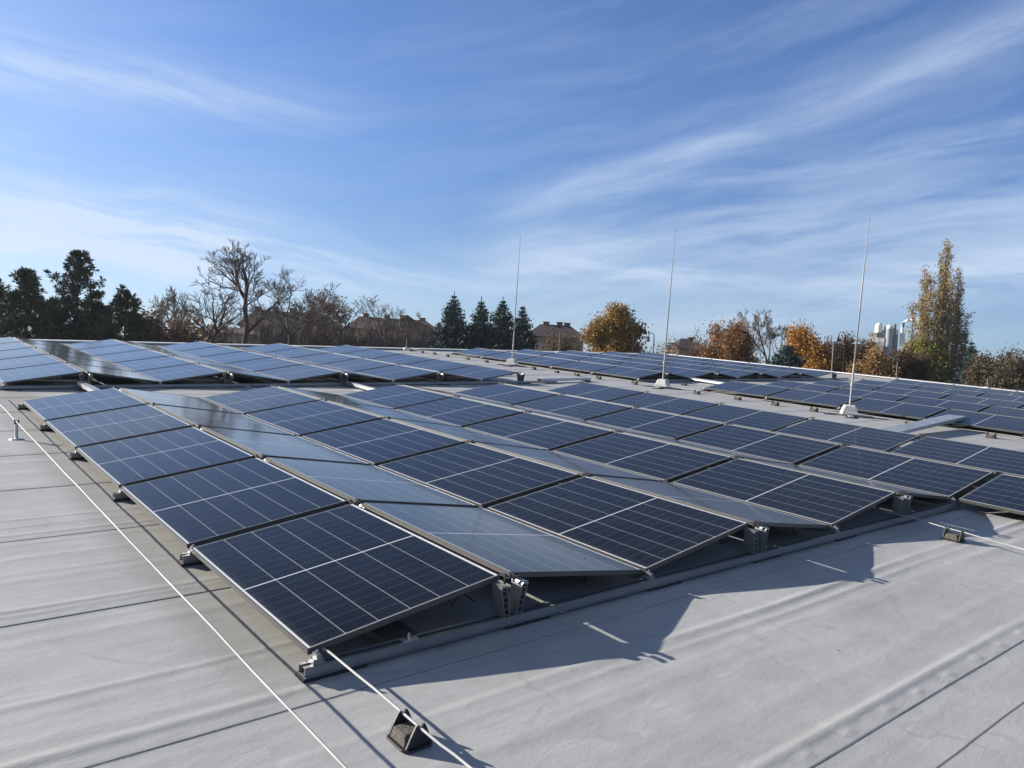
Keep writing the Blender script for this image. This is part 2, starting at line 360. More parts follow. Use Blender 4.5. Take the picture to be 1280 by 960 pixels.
# ------------------------------------------------------------------ the roof
SEAMS = [-1.77+1.5*i for i in range(-8, 18)]
RX0, RX1, RY0, RY1 = -13.0, 29.6, -13.0, 22.4
def build_roof():
    xs = np.unique(np.round(np.concatenate([np.arange(RX0, -2.6, 0.4), np.arange(-2.6, 7.4, 0.035), np.arange(7.4, 16, 0.12), np.arange(16, RX1, 0.4), [RX1]]), 4))
    ys = np.concatenate([np.arange(RY0, -3.2, 0.3), np.arange(-3.2, 3.4, 0.018), np.arange(3.4, 12.5, 0.05), np.arange(12.5, RY1, 0.2), [RY1]])
    ys = np.unique(np.round(np.concatenate([ys]+[[s-0.003, s+0.003] for s in SEAMS]), 4))
    X, Y = np.meshgrid(xs, ys)
    rng = np.random.default_rng(4)
    def wave(X, seed, f=1.0):                         # smooth wandering value in -1..1
        r = np.random.default_rng(seed); s = np.zeros_like(X)
        for k in range(5): s += np.sin(X*f*r.uniform(0.3, 2.6)+r.uniform(0, 6.3))*r.uniform(0.5, 1)/ (1+0.5*k)
        return s/2.4
    Z = np.zeros_like(X)
    def crease(y0, h, sg, seed, wander=0.02, x0=-99, x1=99, soft=0.8, slope=0.0):
        yc = y0+wander*wave(X, seed)+slope*(X-2)
        amp = h*np.clip(0.75+0.45*wave(X, seed+50, 0.8), 0.12, 1.3)
        amp = amp/(1+np.exp(-(X-x0)/soft))/(1+np.exp((X-x1)/soft))
        return amp*np.exp(-((Y-yc)/sg)**2)
    for i, s in enumerate(SEAMS):
        Z += 0.0035/(1+np.exp(-(Y-s)/0.0012))-0.0035*np.clip((Y-s+0.75)/1.5, 0, 1)     # lap joint
        Z += crease(s+0.12+0.02*math.sin(i*3.1), 0.0055, 0.024, 10+i, 0.012)
        Z += crease(s-0.09, 0.0016, 0.03, 40+i, 0.02)
        for k in range(3):
            Z += crease(s+rng.uniform(0.3, 1.35), rng.uniform(0.0012, 0.0038), rng.uniform(0.022, 0.05), 100+i*5+k, 0.05, slope=rng.uniform(-0.012, 0.012))
    # the long double fold across the front, and the tight one above the lower seam
    Z += crease(-0.63, 0.0075, 0.025, 7, 0.03, x0=0.1, soft=0.5)
    Z += crease(-0.745, 0.0055, 0.024, 7, 0.03, x0=0.3, soft=0.5)
    Z += crease(-0.88, 0.003, 0.03, 9, 0.03, x0=0.2)
    Z += crease(-1.64, 0.0042, 0.018, 12, 0.012, x0=0.6)
    Z += crease(0.34, 0.006, 0.022, 13, 0.03, x1=0.6) + crease(-0.12, 0.007, 0.024, 14, 0.02, x1=0.2) + crease(1.42, 0.009, 0.03, 15, 0.02, x1=0.5)
    near = (Y > -3) & (Y < 3) & (X > -2.5) & (X < 7.3)
    for s in SEAMS:
        if -3 < s < 3:
            for x in np.arange(-2.4, 7.2, 0.345):      # fastener plates showing through the lap
                xx = x+rng.uniform(-0.02, 0.02)
                Z += (0.0085 if s < -1 else 0.003)*np.exp(-(((X-xx)/0.028)**2+((Y-s-0.055)/0.02)**2))
    for k in range(150):                               # dimples and lumps
        x, y, r = rng.uniform(-2.5, 7), rng.uniform(-3, 3.3), rng.uniform(0.04, 0.16)
        Z += rng.uniform(-0.0016, 0.0022)*np.exp(-(((X-x)/(r*1.8))**2+((Y-y)/r)**2))
    v = np.stack([X, Y, Z], -1).reshape(-1, 3); nx, ny = len(xs), len(ys)
    i = np.arange(nx-1)[None,:]+nx*np.arange(ny-1)[:,None]
    f = np.stack([i, i+1, i+1+nx, i+nx], -1).reshape(-1, 4)
    me = bpy.data.meshes.new('roof'); me.vertices.add(len(v)); me.vertices.foreach_set('co', v.ravel())
    me.loops.add(f.size); me.loops.foreach_set('vertex_index', f.ravel().astype(np.int32))
    me.polygons.add(len(f)); me.polygons.foreach_set('loop_start', np.arange(0, f.size, 4, dtype=np.int32))
    me.polygons.foreach_set('use_smooth', np.ones(len(f), bool))
    me.update(calc_edges=True); me.validate(); me.materials.append(M['membrane'])
    o = bpy.data.objects.new('roof', me); C.objects.link(o); tag(o, kind='structure'); roofed(o)
build_roof()

def build_hall():
    root = empty('flat_roof_hall'); tag(root, 'low hall with grey membrane roof that carries all the solar panels', 'building'); roofed(root)
    w = MB()
    for (x0, x1, y0, y1) in ((RX0, RX1, RY0-0.3, RY0-0.01), (RX0, RX1, RY1+0.01, RY1+0.3), (RX0-0.3, RX0-0.01, RY0-0.3, RY1+0.3), (RX1+0.01, RX1+0.3, RY0-0.3, RY1+0.3)):
        w.box(x0, x1, y0, y1, -11.0, 0.04)
    w.build('wall', M['wallr'], root)
    c = MB(); z0, z1 = 0.043, 0.075
    c.box(RX0-0.34, RX1+0.34, RY1-0.06, RY1+0.34, z0, z1); c.box(RX0-0.34, RX1+0.34, RY0-0.34, RY0+0.06, z0, z1)
    c.box(RX1-0.06, RX1+0.34, RY0+0.064, RY1-0.064, z0, z1); c.box(RX0-0.34, RX0+0.06, RY0+0.064, RY1-0.064, z0, z1)
    bevel(c.build('coping', M['coping'], root), 0.012)
build_hall()

# ------------------------------------------------------------------ solar panels
TH = 0.149219; PA = PW*math.cos(TH); RISE = PW*math.sin(TH); GAP = 0.074; VAL = 0.0325
PITCH = 2*PA+GAP+VAL; ROW = 1.80809; H0 = 0.115

def make_panel():
    root = empty('solar_panel')
    f = MB(); t = 0.007
    f.box(0, PW, 0, t, -FR, 0); f.box(0, PW, PL-t, PL, -FR, 0)
    f.box(0, t, t+0.0004, PL-t-0.0004, -FR, 0); f.box(PW-t, PW, t+0.0004, PL-t-0.0004, -FR, 0)
    f.build('frame', M['frame'], root)
    g = MB(); z1 = -0.0018
    t = 0.007; g.box(t+0.0005, PW-t-0.0005, t+0.0005, PL-t-0.0005, z1-0.0045, z1)
    g.build('glass', M['cells'], root)
    b = MB(); b.box(t+0.0006, PW-t-0.0006, t+0.0006, PL-t-0.0006, z1-0.0075, z1-0.0048)
    b.box(PW/2-0.05, PW/2+0.05, PL/2-0.04, PL/2+0.04, z1-0.03, z1-0.0077)
    b.build('backsheet', M['back'], root)
    return root
PANEL = make_panel(); PKIDS = list(PANEL.children); used = [False]
def panel(x0, y0, t, k, side, label, group):
    if used[0]: o = dup(PANEL, PKIDS)
    else: o = PANEL; used[0] = True
    jr = random.Random(hash((round(x0), round(y0), t, k, side)))
    tilt = TH+jr.uniform(-0.0018, 0.0018)
    if side == 'A':
        o.matrix_world = Matrix.Translation((x0+t*PITCH, y0+k*ROW, H0)) @ Matrix.Rotation(-tilt, 4, 'Y')
    else:
        o.matrix_world = Matrix.Translation((x0+t*PITCH+2*PA+GAP, y0+k*ROW+PL, H0)) @ Matrix.Rotation(math.pi, 4, 'Z') @ Matrix.Rotation(-tilt, 4, 'Y')
    tag(o, label, 'solar panel', group); roofed(o)

# base rails: open aluminium channel on rubber pads, with a V of two perforated posts under every ridge and feet in the valleys
def post_mesh(sgn):
    b = MB(); z0, z1 = 0.069, H0+RISE-FR-0.012
    lean = 0.030*sgn; x0 = 0.040*sgn; w = 0.017
    y0, y1 = -0.052, 0.040
    def wall(o, th=0.004):
        b.prism([(x0+o-th/2, z0), (x0+o+th/2, z0), (x0+o+lean+th/2+0.004*sgn*(o*sgn > 0), z1), (x0+o+lean-th/2+0.004*sgn*(o*sgn > 0), z1)], 'y', y0, y1)
    wall(-w); wall(w)
    for i in range(5):
        q = (i+0.5)/5; z = z0+(z1-z0)*q; xc = x0+lean*q; s = 0.006*(1 if i % 2 else -1)
        b.prism([(xc-w+0.003, z-s-0.0016), (xc+w-0.003, z+s-0.0016), (xc+w-0.003, z+s+0.0016), (xc-w+0.003, z-s+0.0016)], 'y', y0, y1)
    xc = x0+lean
    b.prism([(xc-w-0.004, z1+0.0005), (xc+w+0.004, z1+0.0005), (xc+w+0.002+0.004*sgn, z1+0.012), (xc-w-0.002+0.004*sgn, z1+0.012)], 'y', y0-0.004, y1)
    return b.mesh('support_post', M['alu'])
POST_L, POST_R = post_mesh(-1), post_mesh(1)
def clamp_mesh():
    b = MB()
    b.box(-0.012, 0.012, -0.045, 0.035, 0, 0.006); b.box(-0.010, 0.010, -0.012, 0.012, 0.0063, 0.013); b.box(-0.005, 0.005, -0.005, 0.005, -0.04, -0.0005)
    return b.mesh('clamp', M['plastic'])
CLAMP = clamp_mesh()
def foot_mesh():
    b = MB()
    b.box(-0.03, 0.03, -0.028, 0.028, 0.0655, 0.078); b.box(-0.012, 0.012, -0.026, 0.026, 0.0783, 0.108)
    b.lathe([(0.008, 0.1123), (0.008, 0.121)], 6)
    b.box(-0.026, -0.0123, -0.02, 0.02, 0.0783, 0.086); b.box(0.0123, 0.026, -0.02, 0.02, 0.0783, 0.086)
    return b.mesh('foot_bracket', M['alu'])
FOOT = foot_mesh()
def pad_mesh():
    b = MB(); b.box(-0.16, 0.16, -0.05, 0.045, 0.0005, 0.0195); return b.mesh('rubber_pad', M['rubber'])
PAD = pad_mesh()
def child(name, me, parent, loc):
    o = bpy.data.objects.new(name, me); C.objects.link(o); o.parent = parent; o.location = loc; return o
def rail(x0, y, xa, xb, ridges, valleys, label, group):
    root = empty('mounting_rail', (x0, y, 0)); tag(root, label, 'mounting rail', group); roofed(root)
    b = MB(); ya, yb = -0.036, 0.032
    b.box(xa, xb, ya, yb, 0.020, 0.024); b.box(xa, xb, ya, ya+0.004, 0.0243, 0.062); b.box(xa, xb, yb-0.004, yb, 0.0243, 0.062)
    b.box(xa, xb, ya, ya+0.022, 0.0623, 0.0652); b.box(xa, xb, yb-0.022, yb, 0.0623, 0.0652)
    b.box(xa, xb, ya-0.012, ya-0.0003, 0.020, 0.0235)
    b.build('channel', M['alu'], root)
    for x in ridges:
        child('support_post', POST_L, root, (x, 0, 0)); child('support_post', POST_R, root, (x, 0, 0))
        child('clamp', CLAMP, root, (x-0.032, 0.0, H0+RISE+0.001)); child('clamp', CLAMP, root, (x+0.032, 0.0, H0+RISE+0.001))
    for x in valleys: child('foot_bracket', FOOT, root, (x, 0, 0))
    xs = xa+0.15
    while xs < xb-0.1:
        child('rubber_pad', PAD, root, (xs, 0, 0)); xs += PITCH/2
def block(x0, y0, rows, name, group, near_count, rail_ext=0.0):
    """rows: list of (ridge number, k range, sides)"""
    for t, ks, sides in rows:
        for k in ks:
            n = (ks[-1]-k) if not near_count else k-ks[0]
            ref = 'near' if near_count else 'far'
            for s in sides:
                lab = '%s panel from the %s end, %s slope of the %s ridge, %s' % (ORD[n], ref, 'left' if s == 'A' else 'right', ORD[t], name)
                panel(x0, y0, t, k, s, lab, group)
    kset = sorted({k for t, ks, _ in rows for k in ks}); kset.append(kset[-1]+1)
    for k in kset:
        ts = [(t, sd) for t, ks, sd in rows if k in ks or k-1 in ks]
        t0, t1 = ts[0][0], ts[-1][0]
        if name == 'front array' and k == 0: xb = 3*PITCH+0.09; rid = [0, 1, 2]; val = [0, 1, 2, 3]
        else:
            xb = t1*PITCH+(2*PA+GAP+0.05 if 'B' in ts[-1][1] else PA+0.12+rail_ext); rid = [t for t, _ in ts]; val = [t for t, _ in ts]
        n = k-kset[0] if near_count else kset[-1]-k
        rail(x0, y0+k*ROW-0.043, t0*PITCH-0.045, xb, [t*PITCH+PA+GAP/2 for t in rid], [t*PITCH-VAL/2+(0.045 if t == t0 else 0) for t in val],
             '%s aluminium base rail from the %s end, under the %s' % (ORD[n], 'near' if near_count else 'far', name), 'base rails under the panels')
R5, RX = list(range(5)), list(range(-2, 5))
block(0, 0, [(0, R5, 'AB'), (1, R5, 'AB'), (2, R5, 'AB'), (3, RX, 'AB'), (4, RX, 'A')], 'front array', 'panels of the front array', False)
block(0.02, 11.25, [(t, R5, 'AB' if t < 4 else 'A') for t in range(5)], 'back left array', 'panels of the back left array', True, 1.1)
block(14.85, 11.3, [(t, R5, 'AB' if t < 4 else 'A') for t in range(5)], 'back right array', 'panels of the back right array', True, 0.9)
block(14.8, 0.0, [(t, RX, 'AB' if t < 4 else 'A') for t in range(5)], 'right hand array', 'panels of the right hand array', False)

# ------------------------------------------------------------------ things lying on the roof
def make_holder():
    root = empty('rod_holder'); root.scale = (0.84, 0.84, 0.70)
    b = MB(); b.prism([(-0.085,-0.07),(-0.06,-0.1),(0.06,-0.1),(0.085,-0.07),(0.085,0.07),(0.06,0.1),(-0.06,0.1),(-0.085,0.07)], 'z', 0.002, 0.016)
    bevel(b.build('base_plate', M['plastic'], root), 0.004)
    c = MB(); c.box(-0.072, 0.058, -0.066, 0.066, 0.0165, 0.082, top=0.80); bevel(c.build('concrete_block', M['concrete'], root), 0.008)
    for s in (-1, 1):
        e = MB()
        out = [(-0.07, 0.0165), (0.066, 0.0165), (0.058, 0.07), (0.032, 0.135), (0.020, 0.148), (0.014, 0.122), (-0.002, 0.122), (-0.008, 0.148), (-0.020, 0.135), (-0.045, 0.08)]
        e.prism(out, 'y', s*0.078-0.007, s*0.078+0.007)
        bevel(e.build('end_clip', M['plastic'], root), 0.002)
    return root
HOLD = make_holder(); HK = list(HOLD.children); hused = [False]
def holder(x, y, rot, label, group='rod holders on the roof'):
    if hused[0]: o = dup(HOLD, HK)
    else: o = HOLD; hused[0] = True
    o.location = (x, y, 0.001); o.rotation_euler = (0, 0, rot); tag(o, label, 'rod holder', group); roofed(o)
def rod(name, pts, r, label, sides=8, cat='conductor rod', group='lightning conductor rods'):
    b = MB(); b.tube(pts, r, sides); o = b.build(name, M['rodm'], smooth=True); tag(o, label, cat, group); roofed(o); return o

holder(0.10, -0.745, 0.0, 'big black rod holder with brown concrete block in the foreground, by the front corner')
holder(5.70, -0.58, 0.0, 'small rod holder on the bright roof at right, where the third shadow ends')
WX = 14.13
hy = [(2.1, 'nearest rod holder on the walkway, at the right edge'), (3.56, 'walkway rod holder between the tilted tray and the nearest mast'),
      (5.55, 'walkway rod holder just past the nearest tall mast'), (6.52, 'walkway rod holder second past the nearest tall mast'),
      (7.5, 'walkway rod holder third past the nearest tall mast'), (8.66, 'walkway rod holder just short of the middle tall mast'),
      (10.75, 'walkway rod holder just past the middle tall mast'), (12.06, 'walkway rod holder second past the middle tall mast'),
      (12.93, 'walkway rod holder third past the middle tall mast'), (13.84, 'walkway rod holder second short of the farthest tall mast'),
      (14.82, 'walkway rod holder just short of the farthest tall mast'), (17.27, 'walkway rod holder just past the farthest tall mast'),
      (18.35, 'walkway rod holder second past the farthest tall mast'), (19.5, 'walkway rod holder third past the farthest tall mast'),
      (20.4, 'walkway rod holder fourth past the farthest tall mast'), (21.2, 'walkway rod holder second from the far roof edge'),
      (22.0, 'last walkway rod holder before the far roof edge')]
for i, (y, lab) in enumerate(hy):
    holder(WX+0.03*math.sin(i*2.3), y, 0.06*math.sin(i*1.7), lab)
holder(15.4, 11.0, 0.4, 'rod holder at the near corner of the back right array'); holder(15.8, 10.4, 0.3, 'rod holder between the middle mast and the white tray')
holder(26.9, 9.3, 1.5, 'left one of two rod holders near the right parapet'); holder(27.9, 8.9, 1.5, 'right one of two rod holders near the right parapet')

rod('conductor_rod', [(-0.350+0.0012*math.sin(y*2.7)+0.001*math.sin(y*6.1), y, 0.200+0.0012*math.sin(y*4.4)) for y in np.arange(-3.0, 10.6, 0.25)], 0.0052, 'long pale conductor rod running beside the left edge of the front array')
rod('conductor_rod', [(0.06, 0.5, 0.09), (0.07, 0.1, 0.098), (0.085, -0.06, 0.104), (0.092, -0.3, 0.098), (0.099, -0.45, 0.094), (0.10, -0.66, 0.091), (0.10, -0.83, 0.090), (0.106, -0.95, 0.084), (0.114, -1.03, 0.082), (0.118, -1.3, 0.08), (0.13, -2.4, 0.075)],
    0.0058, 'bent bright conductor rod leaving the front corner over the big black holder')
rod('conductor_rod', [(5.74, 0.6, 0.09), (5.74, -0.2, 0.10), (5.71, -0.5, 0.090), (5.695, -0.66, 0.090), (5.66, -0.9, 0.085), (5.5, -2.2, 0.07), (5.35, -4.0, 0.07)], 0.0052,
    'thin conductor rod crossing the sunlit roof at the right edge')
rod('conductor_rod', [(WX+0.03*math.sin(y*1.3), y, 0.089+0.004*math.sin(y*4)) for y in np.arange(-3, 22.2, 0.35)], 0.0058, 'long conductor rod along the row of holders on the walkway')

def post_support():
    root = empty('rod_post', (-0.345, 6.66, 0)); tag(root, 'short grey pipe post holding the pale rod at the left edge', 'rod post'); roofed(root)
    b = MB(); b.tube([(0,0,0.001),(0,0,0.17)], 0.017, 12); b.build('pipe', M['sheet'], root)
    c = MB(); c.box(-0.024, 0.024, -0.02, 0.02, 0.1705, 0.199); c.box(-0.024, -0.012, -0.012, 0.012, 0.1993, 0.216); c.box(0.012, 0.024, -0.012, 0.012, 0.1993, 0.216)
    c.build('clip', M['plastic'], root)
    d = MB(); d.lathe([(0.07, 0.001), (0.06, 0.012)], 16); d.build('base_disc', M['sheet'], root)
post_support()

def make_mast():
    root = empty('lightning_mast')
    a = MB(); a.box(-0.44, 0.44, -0.05, 0.05, 0.012, 0.036); a.box(-0.05, 0.05, -0.44, -0.0505, 0.012, 0.036); a.box(-0.05, 0.05, 0.0505, 0.44, 0.012, 0.036)
    bevel(a.build('cross_foot', M['sheet'], root), 0.004)
    p = MB()
    for x, y in ((-0.38,0),(0.38,0),(0,-0.38),(0,0.38)): p.box(x-0.11, x+0.11, y-0.11, y+0.11, 0.001, 0.0115)
    p.build('rubber_mat', M['rubber'], root)
    c = MB(); c.box(-0.175, 0.175, -0.175, 0.175, 0.0365, 0.225, top=0.62); bevel(c.build('concrete_base', M['palecrete'], root), 0.02, 3)
    t = MB(); t.tube([(0,0,0.226),(0,0,1.1)], 0.021, 12); t.build('lower_tube', M['rodm'], root)
    k = MB(); k.tube([(0,0,0.62),(0,0,0.69)], 0.034, 12); k.build('collar', M['rodm'], root)
    r = MB(); r.tube([(0,0,1.1005),(0,0,2.6),(0.004,0,3.2),(0.012,0,4.12)], [0.0165,0.0150,0.010,0.0075], 10); r.build('rod', M['rodm'], root, smooth=True)
    return root
MAST = make_mast(); MK = list(MAST.children)
for i, (x, y, rz, tx, ty, lab) in enumerate(((14.25, 16.05, 0.5, 0.0, 0.0, 'farthest and smallest tall lightning mast, in front of the spruces'),
                                     (14.35, 9.95, 0.35, 0.0, 0.0, 'middle tall lightning mast left of the small hip roof'),
                                     (14.28, 4.86, 0.6, 0.0, 0.0, 'nearest tall lightning mast, left of the poplar'))):
    o = MAST if i == 0 else dup(MAST, MK)
    o.location = (x, y, 0.001); o.rotation_euler = (tx, ty, rz); tag(o, lab, 'lightning mast', 'tall lightning masts on the walkway'); roofed(o)
def small_rod(x, y, h, label):
    root = empty('air_terminal', (x, y, 0)); tag(root, label, 'lightning rod'); roofed(root)
    b = MB(); b.tube([(0,0,0.12),(0,0,h)], 0.008, 8); b.build('rod', M['rodm'], root)
    c = MB(); c.lathe([(0.13,0.001),(0.12,0.09),(0.06,0.12)], 14); c.build('foot', M['palecrete'], root)
small_rod(21.6, 21.9, 0.95, 'short thin lightning rod on the far roof before the dark roofed house')
small_rod(14.1, 22.25, 0.45, 'very short rod at the far end of the walkway')
small_rod(29.3, 7.6, 0.40, 'stubby pale rod on the right parapet before the scrub trees')

def tray(x0, y0, x1, y1, z0, z1, wid, label, lid=True):
    """sheet metal cable channel between two points, with a support block"""
    d = np.array([x1-x0, y1-y0, z1-z0]); L = np.linalg.norm(d); root = empty('cable_tray', (x0, y0, z0)); root.rotation_euler = (0, -math.asin((z1-z0)/L), math.atan2(y1-y0, x1-x0))
    tag(root, label, 'cable tray', 'sheet metal cable trays'); roofed(root)
    b = MB(); h = 0.06; w = wid/2
    b.box(0, L, -w, w, 0, 0.002); b.box(0, L, -w, -w+0.002, 0.0023, h); b.box(0, L, w-0.002, w, 0.0023, h)
    b.build('channel', M['sheet'], root)
    if lid:
        c = MB(); c.box(-0.01, L+0.01, -w-0.006, w+0.006, h+0.0005, h+0.003); c.build('cover', M['bright'] if lid == 2 else M['sheet'], root)
    s = MB()
    for q in (0.08, 0.92): s.box(L*q-0.08, L*q+0.08, -w-0.05, w+0.05, -0.05, -0.0005)
    s.build('support_block', M['concrete'], root)
tray(11.7, 2.85, 15.3, 3.15, 0.06, 0.16, 0.30, 'raised grey cable tray bridging the walkway near the nearest mast', 1)
tray(17.1, 9.1, 17.25, 11.25, 0.04, 0.05, 0.20, 'short bright cable tray between the two right arrays', 2)
tray(11.35, 11.4, 13.3, 11.6, 0.04, 0.04, 0.14, 'bright tray beyond the missing panel of the back left array', 2)
tray(PA+0.02, 8.98, PA-0.02, 11.2, 0.06, 0.06, 0.10, 'narrow tray at the first ridge, between the two left arrays', 1)
tray(2*PITCH+PA, 8.98, 2*PITCH+PA+0.12, 11.2, 0.04, 0.04, 0.06, 'narrow tray at the third ridge, between the two left arrays', 1)

def ballast(x, y, label):
    root = empty('ballast_slab', (x, y, 0)); tag(root, label, 'ballast slab'); roofed(root)
    b = MB(); b.box(-0.10, 0.10, 0.0, 0.42, 0.012, 0.055); bevel(b.build('slab', M['concrete'], root), 0.006)
    c = MB(); c.box(-0.045, 0.045, -0.078, -0.042, 0.0665, 0.071); c.box(-0.045, 0.045, -0.082, -0.0785, 0.04, 0.071); c.lathe([(0.007, 0.0715), (0.007, 0.10)], 6, (0, -0.06, 0)); c.build('bracket', M['bright'], root)
ballast(0.52, 0.01, 'brown ballast slab with a shiny bracket under the front corner panel')

def cable(pts, label):
    b = MB(); b.tube(pts, 0.004, 6); o = b.build('cable', M['cable'], smooth=True); tag(o, label, 'cable', 'black cables under the arrays'); roofed(o)
for t in range(3):
    cable([(t*PITCH+PA-0.1+0.03*math.sin(q*9), q*8.9, 0.115+0.03*abs(math.sin(q*21))) for q in np.linspace(0.01, 1, 60)], 'black cable slung beneath the %s ridge of the front array' % ORD[t])

for (cx, lab) in ((0.9, 'first'), (1.9, 'second'), (3.3, 'third'), (4.3, 'fourth')):
    cable([(cx+0.30*(q-0.5)+0.02*math.sin(9*q), 0.03+0.25*q*q, (H0+0.10 if cx < 1.2 or 3 < cx < 4 else H0+0.04)-0.09*math.sin(math.pi*q)) for q in np.linspace(0, 1, 16)], '%s loose cable loop hanging at the open front end of the array' % lab)

# ------------------------------------------------------------------ the country around (true vertical coordinates)
GZ = CAM[2]-8.2
def wray(px, py):
    d = M_WORLD @ np.array([(px-640)/F_PX, (480-py)/F_PX, 1.0]); return d
def top_at(px, py, dist):
    """a crown top seen at that pixel, standing dist metres away: its foot on the ground and its height"""
    d = wray(px, py); s = dist/math.hypot(d[0], d[1]); p = CAM+d*s
    return np.array([p[0], p[1], GZ]), p[2]-GZ
def px_m(dist): return dist/F_PX

gm = material('ground_grass', (0.055, 0.062, 0.028), 0.95, vary=0.4, vscale=0.08)
g = MB(); g.add([(-3000,-3000,GZ),(3000,-3000,GZ),(3000,3000,GZ),(-3000,3000,GZ)], [(0,1,2,3)]); tag(g.build('ground', gm), kind='structure')

BARK = material('dark_bark', (0.055, 0.045, 0.036), 0.95, vary=0.3, vscale=3.0)
BARKG = material('grey_bark', (0.16, 0.14, 0.12), 0.95, vary=0.3, vscale=3.0)
TWIG = material('brown_twigs', (0.12, 0.092, 0.075), 0.95, vary=0.3, vscale=1.0)
TWIGP = material('pale_twigs', (0.22, 0.18, 0.145), 0.9, vary=0.3, vscale=1.0)
LEAF = dict(
    oak=leaf_material('oak_leaves', [(0.31,0.17,0.04),(0.37,0.21,0.05),(0.20,0.11,0.035),(0.34,0.23,0.075),(0.24,0.17,0.07)]),
    rust=leaf_material('rust_leaves', [(0.23,0.105,0.04),(0.29,0.135,0.05),(0.16,0.085,0.045),(0.22,0.14,0.08)]),
    orange=leaf_material('orange_leaves', [(0.42,0.20,0.03),(0.34,0.15,0.03),(0.46,0.26,0.06),(0.25,0.12,0.035)]),
    brown=leaf_material('brown_leaves', [(0.12,0.07,0.04),(0.17,0.10,0.055),(0.09,0.055,0.04),(0.14,0.11,0.05)]),
    willow=leaf_material('willow_leaves', [(0.28,0.17,0.055),(0.22,0.12,0.045),(0.32,0.20,0.08),(0.17,0.10,0.04)]),
    poplar=leaf_material('poplar_leaves', [(0.30,0.21,0.06),(0.21,0.16,0.05),(0.38,0.24,0.06),(0.26,0.21,0.11),(0.36,0.30,0.19)]),
    poplarlow=leaf_material('poplar_low_leaves', [(0.20,0.19,0.04),(0.14,0.15,0.03),(0.26,0.22,0.05)]),
    spruce=leaf_material('spruce_needles', [(0.020,0.040,0.036),(0.030,0.058,0.055),(0.045,0.075,0.072),(0.016,0.032,0.028)], 0.08),
    pine=leaf_material('pine_needles', [(0.018,0.032,0.018),(0.028,0.046,0.026),(0.040,0.058,0.034),(0.014,0.024,0.015)], 0.08),
    green=leaf_material('dull_green_leaves', [(0.055,0.055,0.03),(0.085,0.07,0.04),(0.12,0.095,0.06),(0.07,0.05,0.035)]),
)

def skeleton(rng, levels, counts, up=0.25, spread=0.9, wob=0.16, trunk=0.32, ratio=0.62, multi=1, tmin=0.25, seg=4):
    """recursive limbs in a unit frame -> list of (points, level)"""
    out = []
    def grow(p, d, L, lev):
        pts = [p]; q = p.copy(); dd = d.copy()
        for i in range(seg):
            dd = dd+rng.normal(size=3)*wob+np.array([0, 0, up*0.25]); dd /= np.linalg.norm(dd)
            q = q+dd*L/seg; pts.append(q.copy())
        pts = np.array(pts); out.append((pts, lev))
        if lev >= levels: return
        n = counts[lev]
        for j in range(n):
            t = 1.0 if j == 0 else rng.uniform(tmin if lev else trunk, 1.0)
            f = t*seg; i = min(int(f), seg-1); base = pts[i]+(pts[i+1]-pts[i])*(f-i)
            ax = (pts[i+1]-pts[i]); ax /= np.linalg.norm(ax)
            a = rng.normal(size=3); a -= ax*(a@ax); a /= np.linalg.norm(a)
            ang = rng.uniform(0.35, 1.0)*spread*(0.45 if j == 0 else 1.0)
            nd = ax*math.cos(ang)+a*math.sin(ang); nd[2] += up*0.5; nd /= np.linalg.norm(nd)
            grow(base, nd, L*ratio*rng.uniform(0.7, 1.2)*(1.15-0.35*t), lev+1)
    for k in range(multi):
        a = rng.uniform(0, 6.28); lean = 0.0 if multi == 1 else rng.uniform(0.1, 0.5)
        grow(np.array([0.03*math.cos(a)*(multi > 1), 0.03*math.sin(a)*(multi > 1), 0.0]), np.array([lean*math.cos(a), lean*math.sin(a), 1.0])/math.hypot(1, lean), 1.0, 0)
    return out

def fit(sk, width, height, cb=0.0):
    P = np.concatenate([s[0] for s in sk]); hi = np.percentile(P[:,2], 99.7)
    mid = np.median(P[:,:2], axis=0)*0.6; r = np.percentile(np.abs(P[:,:2]-mid), 97.5)
    s = np.array([width/2/r, width/2/r, height*(1-cb)/hi]); out = []
    for p, l in sk:
        sw = np.clip(p[:,2:]/hi*2.5, 0, 1); q = (p-np.array([mid[0], mid[1], 0])*sw)*s; q[:,2] += cb*height; out.append((q, l))
    if cb > 0:
        p, l = out[0]; out[0] = (np.vstack([[[p[0,0]-0.15, p[0,1], 0.0]], [[p[0,0]+0.1, p[0,1], cb*height*0.5]], p]), l)
    return out

